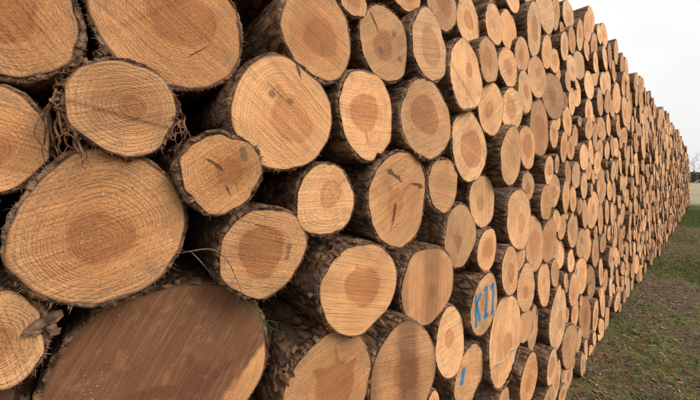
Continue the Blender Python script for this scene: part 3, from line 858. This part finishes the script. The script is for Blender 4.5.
for (i, s, z, a, b, p, px) in single:
    rg = random.Random(1000 + i)
    opt = dict(OPT.get(i, {}))
    if "warm" not in opt:
        opt["warm"] = max(0.0, min(1.0, rg.gauss(0.12, 0.14)))
    if "dark" not in opt and i in STAINED:
        opt["dark"] = STAINED[i]
    opt.setdefault("heart", HEART[i])
    opt.setdefault("taper", rg.uniform(-0.02, 0.02))
    sd = opt.get("sd") or (rg.random(), rg.random(), rg.random())
    if i in (6, 7, 8, 9, 14, 16, 66):
        ns, nr, st = 176, 50, FINE
    elif px > 95:
        ns, nr, st = 128, 28, FINE
    elif px > 45:
        ns, nr, st = 72, 14, MIDS
    else:
        ns, nr, st = 32, 6, LOW
    L = 3.0 + rg.uniform(-0.05, 0.05)
    fv, ff, fa, bv, bf, R, tilt = log_arrays(a, b, rg, ns, nr, st + [-L], sd, opt)
    root = bpy.data.objects.new("log", None)
    root.empty_display_size = 0.1
    C.objects.link(root)
    root.location = (WALL_X + p, s, z - b)
    off = np.array([0, 0, b])
    fa["sd"] = np.tile(sd, (len(fv), 1))
    mesh_obj("cut_face", fv + off, ff, WOOD, root, fa)
    mesh_obj("bark", bv + off, bf, BARK, root, {"sd": np.tile(sd, (len(bv), 1))})
    if px > 70:
        n = int(40 + px * 0.5)
        V, Fc = fringe_parts(R, ns, tilt, rg, n, 0.011)
        V = [v + Vector((0, 0, b)) for v in V]
        tag(mesh_obj("torn_fibres", V, Fc, FIBRE, root, smooth=False), kind="stuff")
    tag(root, LABELS[i], "log", GROUP)
    LOG_OBJ[i] = (root, a, b, R, ns, tilt, rg)

# the rest of the stack: too many and too small to tell apart, or outside the view
SV, SF, SM = [], [], []
SA = {"lp": [], "fx": [], "fy": [], "ck0": [], "ck1": [], "ck2": [], "sd": []}
base = 0
for (i, s, z, a, b, p, px) in entries:
    if i in single_ids:
        continue
    rg = random.Random(5000 + i)
    opt = dict(warm=max(0.0, min(1.0, rg.gauss(0.12, 0.14))), heart=rg.uniform(.2, .55))
    if rg.random() < 0.08:
        opt["dark"] = rg.uniform(0.25, 0.6)
    sd = (rg.random(), rg.random(), rg.random())
    near = s < 1.5
    fv, ff, fa, bv, bf, R, tilt = log_arrays(a, b, rg, 36 if near else 20, 6 if near else 3, (LOW if near else LOW[::2]) + [-3.0], sd, opt)
    off = np.array([WALL_X + p, s, z])
    SV += [fv + off, bv + off]
    SF += [tuple(q + base for q in f) for f in ff] + [tuple(q + base + len(fv) for q in f) for f in bf]
    SM += [0] * len(ff) + [1] * len(bf)
    n2 = len(bv)
    for key in ("lp", "fx", "fy", "ck0", "ck1", "ck2"):
        SA[key] += [fa[key], np.zeros((n2, 3))]
    SA["sd"].append(np.tile(sd, (len(fv) + n2, 1)))
    base += len(fv) + n2
tag(mesh_obj("log_stack", np.concatenate(SV), SF, [WOOD, BARK], None, {kk: np.concatenate(v) for kk, v in SA.items()}, mat_idx=SM),
    "remaining logs of the long stacked wall, too far off to tell apart", "logs", kind="stuff")

# ------------------------------------------------------------------ blue paint on sawn ends
def stroke(pts, w, tilt, b, rg):
    """A sprayed line as a thin ribbon lying on the face; soft at the edges."""
    P = [Vector((0, q[0], q[1])) for q in pts]
    dense = []
    for i in range(len(P) - 1):
        for k in range(6):
            dense.append(P[i].lerp(P[i + 1], k / 6))
    dense.append(P[-1])
    V, Fd, Fc = [], [], []
    for i, q in enumerate(dense):
        d = (dense[min(i + 1, len(dense) - 1)] - dense[max(i - 1, 0)]).normalized()
        nrm = Vector((0, -d.z, d.y))
        ww = w * rg.uniform(0.85, 1.15) * (0.75 if i in (0, len(dense) - 1) else 1.0)
        for k, f in ((-1.35, 0.0), (-.5, 1.0), (.5, 1.0), (1.35, 0.0)):
            v = q + nrm * ww * k
            v.x = v.y * tilt[0] + v.z * tilt[1] + 0.0016
            V.append(v + Vector((0, 0, b)))
            Fd.append((f, f, f))
    for i in range(len(dense) - 1):
        for k in range(3):
            o = i * 4 + k
            Fc.append((o, o + 1, o + 5, o + 4))
    return V, Fc, Fd


def paint_on(i, strokes, w):
    root, a, b, R, ns, tilt, rg = LOG_OBJ[i]
    for st in strokes:
        V, Fc, Fd = stroke(st, w, tilt, b, rg)
        o = mesh_obj("paint_mark", V, Fc, PAINT, root, {"fade": Fd})
        o["label"] = "blue spray-painted stroke"


paint_on(64, [
    [(-0.098, 0.074), (-0.091, 0.019), (-0.083, -0.041), (-0.08, -0.078)],
    [(-0.047, 0.065), (-0.069, 0.044), (-0.091, 0.024)],
    [(-0.091, 0.028), (-0.065, -0.015), (-0.042, -0.063)],
    [(-0.019, 0.067), (-0.002, 0.079), (0.01, 0.083)],
    [(0.01, 0.083), (0.012, 0.018), (0.016, -0.058)],
    [(-0.006, -0.049), (0.016, -0.060), (0.042, -0.061)],
    [(0.053, 0.056), (0.069, 0.071), (0.082, 0.077)],
    [(0.082, 0.077), (0.086, 0.007), (0.090, -0.062)],
    [(0.070, -0.061), (0.090, -0.068), (0.106, -0.066)]], 0.0105)
paint_on(65, [[(-0.056, 0.06), (-0.06, 0.04), (-0.073, -0.01)]], 0.014)
paint_on(104, [[(0.075, 0.092), (0.078, 0.078), (0.07, 0.06)]], 0.012)
paint_on(100, [[(-0.105, 0.08), (-0.125, 0.045)]], 0.014)

# ------------------------------------------------------------------ peeling bark, twigs and flakes between the logs
def strand(p0, p1, w, rg, sag=0.02, n=7):
    p0, p1 = Vector(p0), Vector(p1)
    pts, rr = [], []
    wob = Vector((rg.uniform(-1, 1), rg.uniform(-1, 1), rg.uniform(-1, 1))) * sag
    for k in range(n):
        t = k / (n - 1)
        pts.append(p0.lerp(p1, t) + wob * math.sin(t * math.pi) + Vector((rg.uniform(-1, 1), rg.uniform(-1, 1), rg.uniform(-1, 1))) * sag * 0.42)
        rr.append(w * (1 - 0.75 * t) * rg.uniform(0.7, 1.2))
    path = smooth_path(pts, 3)
    V, Fc = tube(path, list(np.interp(np.linspace(0, 1, len(path)), np.linspace(0, 1, n), rr)), 5)
    ax = Vector((rg.uniform(.3, 1), rg.uniform(-1, 1), rg.uniform(-.4, .4))).normalized()
    for q in range(len(V)):
        c = path[q // 5]
        d = V[q] - c
        V[q] = c + d - ax * d.dot(ax) * 0.75
    return V, Fc


def bark_clump(i, angle, spread, n, w, lmax):
    """Shaggy bark plates standing off the side of one log."""
    root, a, b, R, ns, tilt, rg = LOG_OBJ[i]
    for _ in range(n):
        q = rg.gauss(angle, spread)
        r = R[int(q / (2 * math.pi) * ns) % ns]
        x0 = rg.uniform(-0.06, 0.004)
        c = Vector((x0, r * math.cos(q), r * math.sin(q) + b))
        ou = Vector((0, math.cos(q), math.sin(q)))
        ta = Vector((0, -math.sin(q), math.cos(q)))
        ln, ww, hh = rg.uniform(.5, 1) * lmax, rg.uniform(.6, 1.2) * w, rg.uniform(.0008, .0025)
        V = []
        m = 6
        for e in range(m):
            an = 2 * math.pi * e / m
            rr = rg.uniform(0.7, 1.15)
            V.append(c + Vector((math.cos(an) * ln * rr * 0.6, 0, 0)) + ta * math.sin(an) * ww * rr + ou * rg.uniform(-.003, .010))
        V += [v + ou * hh * rg.uniform(.8, 1.8) for v in V]
        V.append(sum(V[m:], Vector()) / m + ou * 0.003)
        Fc = [tuple(range(m))[::-1]] + [(e, (e + 1) % m, m + (e + 1) % m, m + e) for e in range(m)] + [(m + e, m + (e + 1) % m, 2 * m) for e in range(m)]
        mesh_obj("bark_flake", V, Fc, BARK if rg.random() < .6 else FIBRE, root, {"sd": [(rg.random(), 0, 0)] * len(V)}, smooth=False)


bark_clump(2, 2.5, 0.35, 34, 0.008, 0.022)
bark_clump(2, 3.2, 0.30, 16, 0.007, 0.020)
bark_clump(13, 2.3, 0.4, 22, 0.010, 0.03)
bark_clump(6, 1.2, 0.5, 26, 0.010, 0.025)
bark_clump(12, 2.4, 0.35, 12, 0.010, 0.03)
bark_clump(1, 2.75, 0.18, 12, 0.008, 0.02)

rg = random.Random(77)
root2, a2, b2 = LOG_OBJ[2][:3]
for k in range(11):                       # red-brown bast roots hanging from the shaggy log to the ringed one
    V, Fc = strand((-0.002 * k, -0.086 + .0012 * k, 0.022 + b2 - .005 * k), (rg.uniform(-.03, .01), -0.098 + 0.0055 * k, -0.070 + b2 + rg.uniform(-.03, .012) - .001 * k), rg.uniform(.0012, .0040), rg, 0.014)
    mesh_obj("bast_strand", V, Fc, FIBRE, root2)
for k in range(12):                       # pale tuft on its other side
    V, Fc = strand((-0.012, 0.084, -0.004 + b2 + rg.uniform(-.012, .012)), (rg.uniform(-.02, .015), 0.084 + rg.uniform(-.028, .02), -0.055 + b2 + rg.uniform(-.03, .03)), 0.0021, rg, 0.012)
    mesh_obj("bast_strand", V, Fc, FIBRE, root2)

# bark chunk caught on the pale yellow log
bc = tag(bpy.data.objects.new("bark_chunk", None), "brown bark chunk stuck to the edge of the pale yellow log", "bark")
C.objects.link(bc)
bc.location = (WALL_X + 0.024, -0.072, 1.436)
for (cy, cz, hl, hw, an) in ((0.004, 0.007, 0.021, 0.0085, 0.35), (-0.010, -0.006, 0.011, 0.006, -0.25), (0.013, -0.009, 0.010, 0.007, -1.1)):
    V, Fc = [], []
    m, rws = 7, 5
    for k in range(rws):
        t = k / (rws - 1) - .5
        for e in range(m):
            q = 2 * math.pi * e / m
            pr = (0.65, 1.0, 0.9, 1.05, 0.6)[k] * rg.uniform(.65, 1.25)
            ly, lz = t * 2 * hl + rg.uniform(-.002, .002), math.sin(q) * hw * pr
            V.append((math.cos(q) * 0.006 * pr, cy + ly * math.cos(an) - lz * math.sin(an), cz + ly * math.sin(an) + lz * math.cos(an)))
    for k in range(rws - 1):
        Fc += [(k * m + e, k * m + (e + 1) % m, (k + 1) * m + (e + 1) % m, (k + 1) * m + e) for e in range(m)]
    Fc += [tuple(range(m))[::-1], tuple((rws - 1) * m + e for e in range(m))]
    mesh_obj("flake", V, Fc, CHUNK, bc, smooth=False)

# thin dry twig curling across the round-hearted log
X9 = WALL_X + 0.055
pts = [(X9 - .05, 0.105, 1.512), (X9 - .01, 0.135, 1.524), (X9 + .004, 0.172, 1.524), (X9 + .008, 0.200, 1.497), (X9 + .008, 0.216, 1.461), (X9 + .004, 0.230, 1.425), (X9 - .004, 0.238, 1.400)]
tw = tag(bpy.data.objects.new("dry_twig", None), "thin dry twig curling past the round-hearted log's edge", "twig")
C.objects.link(tw)
path = smooth_path(pts)
V, Fc = tube(path, list(np.linspace(.0017, .0006, len(path))), 6)
mesh_obj("stem", V, Fc, TWIG, tw)
V, Fc = tube([pts[1], (X9 - .004, 0.150, 1.505), (X9 + .002, 0.168, 1.478)], [.0011, .0009, .0005], 5)
mesh_obj("side_shoot", V, Fc, TWIG, tw)

# green sprig hanging over the dark log
XS = WALL_X + 0.03
sp = tag(bpy.data.objects.new("green_sprig", None), "green sprig hanging over the huge dark weathered log", "sprig")
C.objects.link(sp)
path = smooth_path([(XS - .02, 0.238, 1.398), (XS, 0.258, 1.377), (XS + .006, 0.282, 1.345), (XS + .004, 0.304, 1.318), (XS, 0.312, 1.292)])
V, Fc = tube(path, list(np.linspace(.0016, .0006, len(path))), 6)
mesh_obj("stem", V, Fc, SPRIG, sp)
for (p0, p1) in (((XS + .002, .265, 1.368), (XS + .012, .296, 1.362)), ((XS + .005, .278, 1.350), (XS + .014, .268, 1.318)), ((XS + .006, .288, 1.338), (XS + .014, .318, 1.325)),
                 ((XS + .004, .300, 1.322), (XS + .012, .290, 1.290)), ((XS + .004, .304, 1.318), (XS + .01, .332, 1.300)), ((XS, .25, 1.385), (XS + .01, .243, 1.355))):
    V, Fc = strand(p0, p1, 0.0011, rg, 0.004, 5)
    mesh_obj("needle", V, Fc, SPRIG, sp)

# ------------------------------------------------------------------ ground cover: leaf litter and grass
nr_ = np.random.RandomState(9)


def patch(x, y):
    return 0.5 + 0.25 * np.sin(x * 2.1 + 1.9 * np.sin(y * 0.9)) + 0.25 * np.sin(y * 1.7 + 1.4 * np.cos(x * 1.6 + 0.7))


def litter(n):
    x = np.where(nr_.rand(n) < .75, nr_.uniform(-0.85, 0.8, n), nr_.uniform(0.8, 4.0, n))
    y = nr_.rand(n) ** 1.3 * 15.5 + 0.3
    V, Fc, S = [], [], []
    for k in range(n):
        sz = nr_.uniform(0.2, 1.0) ** 2.2 * 0.021
        an, ti, c0 = nr_.uniform(0, 6.28), nr_.uniform(-.5, .5), nr_.uniform(.1, .6)
        ca, sa = math.cos(an), math.sin(an)
        z0 = float(ground_height(x[k], y[k])) + 0.004 + sz * abs(ti) * .6
        o = len(V)
        asp = nr_.uniform(.12, .75)
        jl = nr_.uniform(.55, 1.25, 7)
        for e7, (lx, ly, up) in enumerate(((-1, 0, c0), (-.35, asp, .1), (.5, asp * .8, .1), (1.1, 0, c0), (.4, -asp * .9, .2), (-.4, -asp, .0), (0, 0, -.05))):
            lx, ly = lx * jl[e7], ly * jl[e7]
            V.append((x[k] + sz * (lx * ca - ly * sa), y[k] + sz * (lx * sa + ly * ca), z0 + sz * (up * .5 + ti * ly)))
        Fc += [(o + e, o + (e + 1) % 6, o + 6) for e in range(6)]
        S += [(nr_.rand() ** 1.5, 0, 0)] * 7
    return V, Fc, S


V, Fc, S = litter(30000)
tag(mesh_obj("leaf_litter", V, Fc, LEAF, attrs={"sd": S}, smooth=False), "scattered brown dead leaves and chips on the soil", "leaves", kind="stuff")


def grass(n_clump):
    V, Fc, S = [], [], []
    done = 0
    while done < n_clump:
        x = nr_.uniform(-0.75, 1.2) if nr_.rand() < .65 else nr_.uniform(1.2, 4.0)
        y = nr_.rand() ** 1.2 * 20 + 0.4
        if nr_.rand() > (max(0.0, patch(x, y) - 0.28) * 1.6) ** 1.5 + (0.5 if y > 14 else 0.02):
            continue
        done += 1
        tone = nr_.rand()
        for _ in range(nr_.randint(4, 13)):
            bx, by = x + nr_.normal(0, .02), y + nr_.normal(0, .02)
            z0 = float(ground_height(bx, by)) - 0.003
            h = nr_.uniform(0.012, 0.042)
            an = nr_.uniform(0, 6.28)
            le = nr_.uniform(.3, 1.1) * h
            w = nr_.uniform(.0014, .0032)
            dx, dy = math.cos(an), math.sin(an)
            o = len(V)
            V += [(bx - dy * w, by + dx * w, z0), (bx + dy * w, by - dx * w, z0),
                  (bx + dx * le * .4 + dy * w * .7, by + dy * le * .4 - dx * w * .7, z0 + h * .65), (bx + dx * le * .4 - dy * w * .7, by + dy * le * .4 + dx * w * .7, z0 + h * .65),
                  (bx + dx * le, by + dy * le, z0 + h)]
            Fc += [(o, o + 1, o + 2, o + 3), (o + 3, o + 2, o + 4)]
            S += [(min(1.0, max(0.0, tone * .7 + nr_.rand() * .3)), 0, 0)] * 5
    return V, Fc, S


V, Fc, S = grass(20000)
tag(mesh_obj("grass", V, Fc, GRASS, attrs={"sd": S}, smooth=False), "short green grass tufts in the trampled soil beside the stack", "grass", kind="stuff")

def chips(n):
    """Splinters of bark and wood dropped along the foot of the stack."""
    V, Fc, S = [], [], []
    for _ in range(n):
        x = WALL_X + 0.02 + abs(nr_.normal(0, .28))
        y = nr_.rand() ** 1.2 * 18 - 1.0
        l, w, t = nr_.uniform(.006, .030), nr_.uniform(.002, .008), nr_.uniform(.001, .004)
        an, ti = nr_.uniform(0, 6.28), nr_.uniform(-.3, .3)
        ca, sa = math.cos(an), math.sin(an)
        z0 = float(ground_height(x, y)) + t + abs(ti) * l * .5
        o = len(V)
        for lz in (-t, t):
            for lx, ly in ((-l, -w * nr_.uniform(.2, 1)), (l, -w * nr_.uniform(.2, 1)), (l * .9, w * nr_.uniform(.2, 1)), (-l * .8, w)):
                V.append((x + lx * ca - ly * sa, y + lx * sa + ly * ca, z0 + lz + ti * lx))
        Fc += [(o, o + 3, o + 2, o + 1), (o + 4, o + 5, o + 6, o + 7)] + [(o + q, o + (q + 1) % 4, o + 4 + (q + 1) % 4, o + 4 + q) for q in range(4)]
        S += [(nr_.rand(), 0, 0)] * 8
    return V, Fc, S


V, Fc, S = chips(2200)
tag(mesh_obj("bark_chips", V, Fc, LEAF, attrs={"sd": S}, smooth=False), "splinters of bark and wood along the foot of the stack", "chips", kind="stuff")

# ------------------------------------------------------------------ beyond the field: hedge and bare trees
def hedge(x0, x1, y, h):
    V, Fc = [], []
    rg = random.Random(3)
    n = 16000
    for _ in range(n):
        x = rg.uniform(x0, x1)
        hh = h * (0.85 + 0.25 * noise.noise((x * .35, 1, 2)))
        c = Vector((x, y + rg.gauss(0, .45), rg.uniform(0, 1) ** .8 * hh))
        s = rg.uniform(.12, .34)
        d = [Vector((rg.uniform(-1, 1), rg.uniform(-1, 1), rg.uniform(-1, 1))) * s for _ in range(3)]
        o = len(V)
        V += [c + q for q in d]
        Fc.append((o, o + 1, o + 2))
    return V, Fc


hd = tag(bpy.data.objects.new("hedge", None), "low dark hedge at the far edge of the pale field", "hedge")
C.objects.link(hd)
hd.location = (0, 72, 0)
V, Fc = hedge(-22, 22, 0, 1.75)
tag(mesh_obj("foliage", V, Fc, HEDGE, hd, smooth=False), kind="stuff")
V, Fc = merge([tube([(x, random.Random(int(x * 9)).uniform(-.3, .3), -0.05), (x + .1, 0, .9)], [.05, .03], 5) for x in np.arange(-21, 22, 1.6)])
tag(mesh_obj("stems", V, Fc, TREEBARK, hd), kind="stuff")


def bare_tree(loc, height, seed, label):
    rg = random.Random(seed)
    root = tag(bpy.data.objects.new("bare_tree", None), label, "tree", "bare trees beyond the field")
    C.objects.link(root)
    root.location = loc
    trunk = [Vector((0, 0, -.1)), Vector((rg.uniform(-.1, .1), 0, height * .18)), Vector((rg.uniform(-.3, .3), rg.uniform(-.2, .2), height * .42)), Vector((rg.uniform(-.4, .4), rg.uniform(-.2, .2), height * .75))]
    V, Fc = tube(trunk, [height * .022, height * .018, height * .012, height * .004], 8)
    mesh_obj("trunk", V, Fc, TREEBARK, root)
    parts = []

    def grow(p, d, ln, r, lev):
        q = p + d * ln
        m = p.lerp(q, .5) + Vector((rg.uniform(-1, 1), rg.uniform(-1, 1), rg.uniform(-.5, 1))) * ln * .08
        parts.append(tube([p, m, q], [r, r * .8, r * .55], 4))
        if lev < 4:
            for _ in range(3 if lev < 3 else 4):
                nd = (d + Vector((rg.uniform(-1, 1), rg.uniform(-1, 1), rg.uniform(-.35, .75))) * .85).normalized()
                grow(p.lerp(q, rg.uniform(.5, 1)), nd, ln * rg.uniform(.55, .78), r * .58, lev + 1)
    for k in range(6):
        t = .25 + .11 * k
        i0 = min(2, int(t * 3.2))
        p = trunk[1].lerp(trunk[3], (t - .2) / .65)
        an = k * 2.4 + rg.uniform(-.5, .5)
        grow(p, Vector((math.cos(an), math.sin(an), .75)).normalized(), height * .22, height * .008, 1)
    V, Fc = merge(parts)
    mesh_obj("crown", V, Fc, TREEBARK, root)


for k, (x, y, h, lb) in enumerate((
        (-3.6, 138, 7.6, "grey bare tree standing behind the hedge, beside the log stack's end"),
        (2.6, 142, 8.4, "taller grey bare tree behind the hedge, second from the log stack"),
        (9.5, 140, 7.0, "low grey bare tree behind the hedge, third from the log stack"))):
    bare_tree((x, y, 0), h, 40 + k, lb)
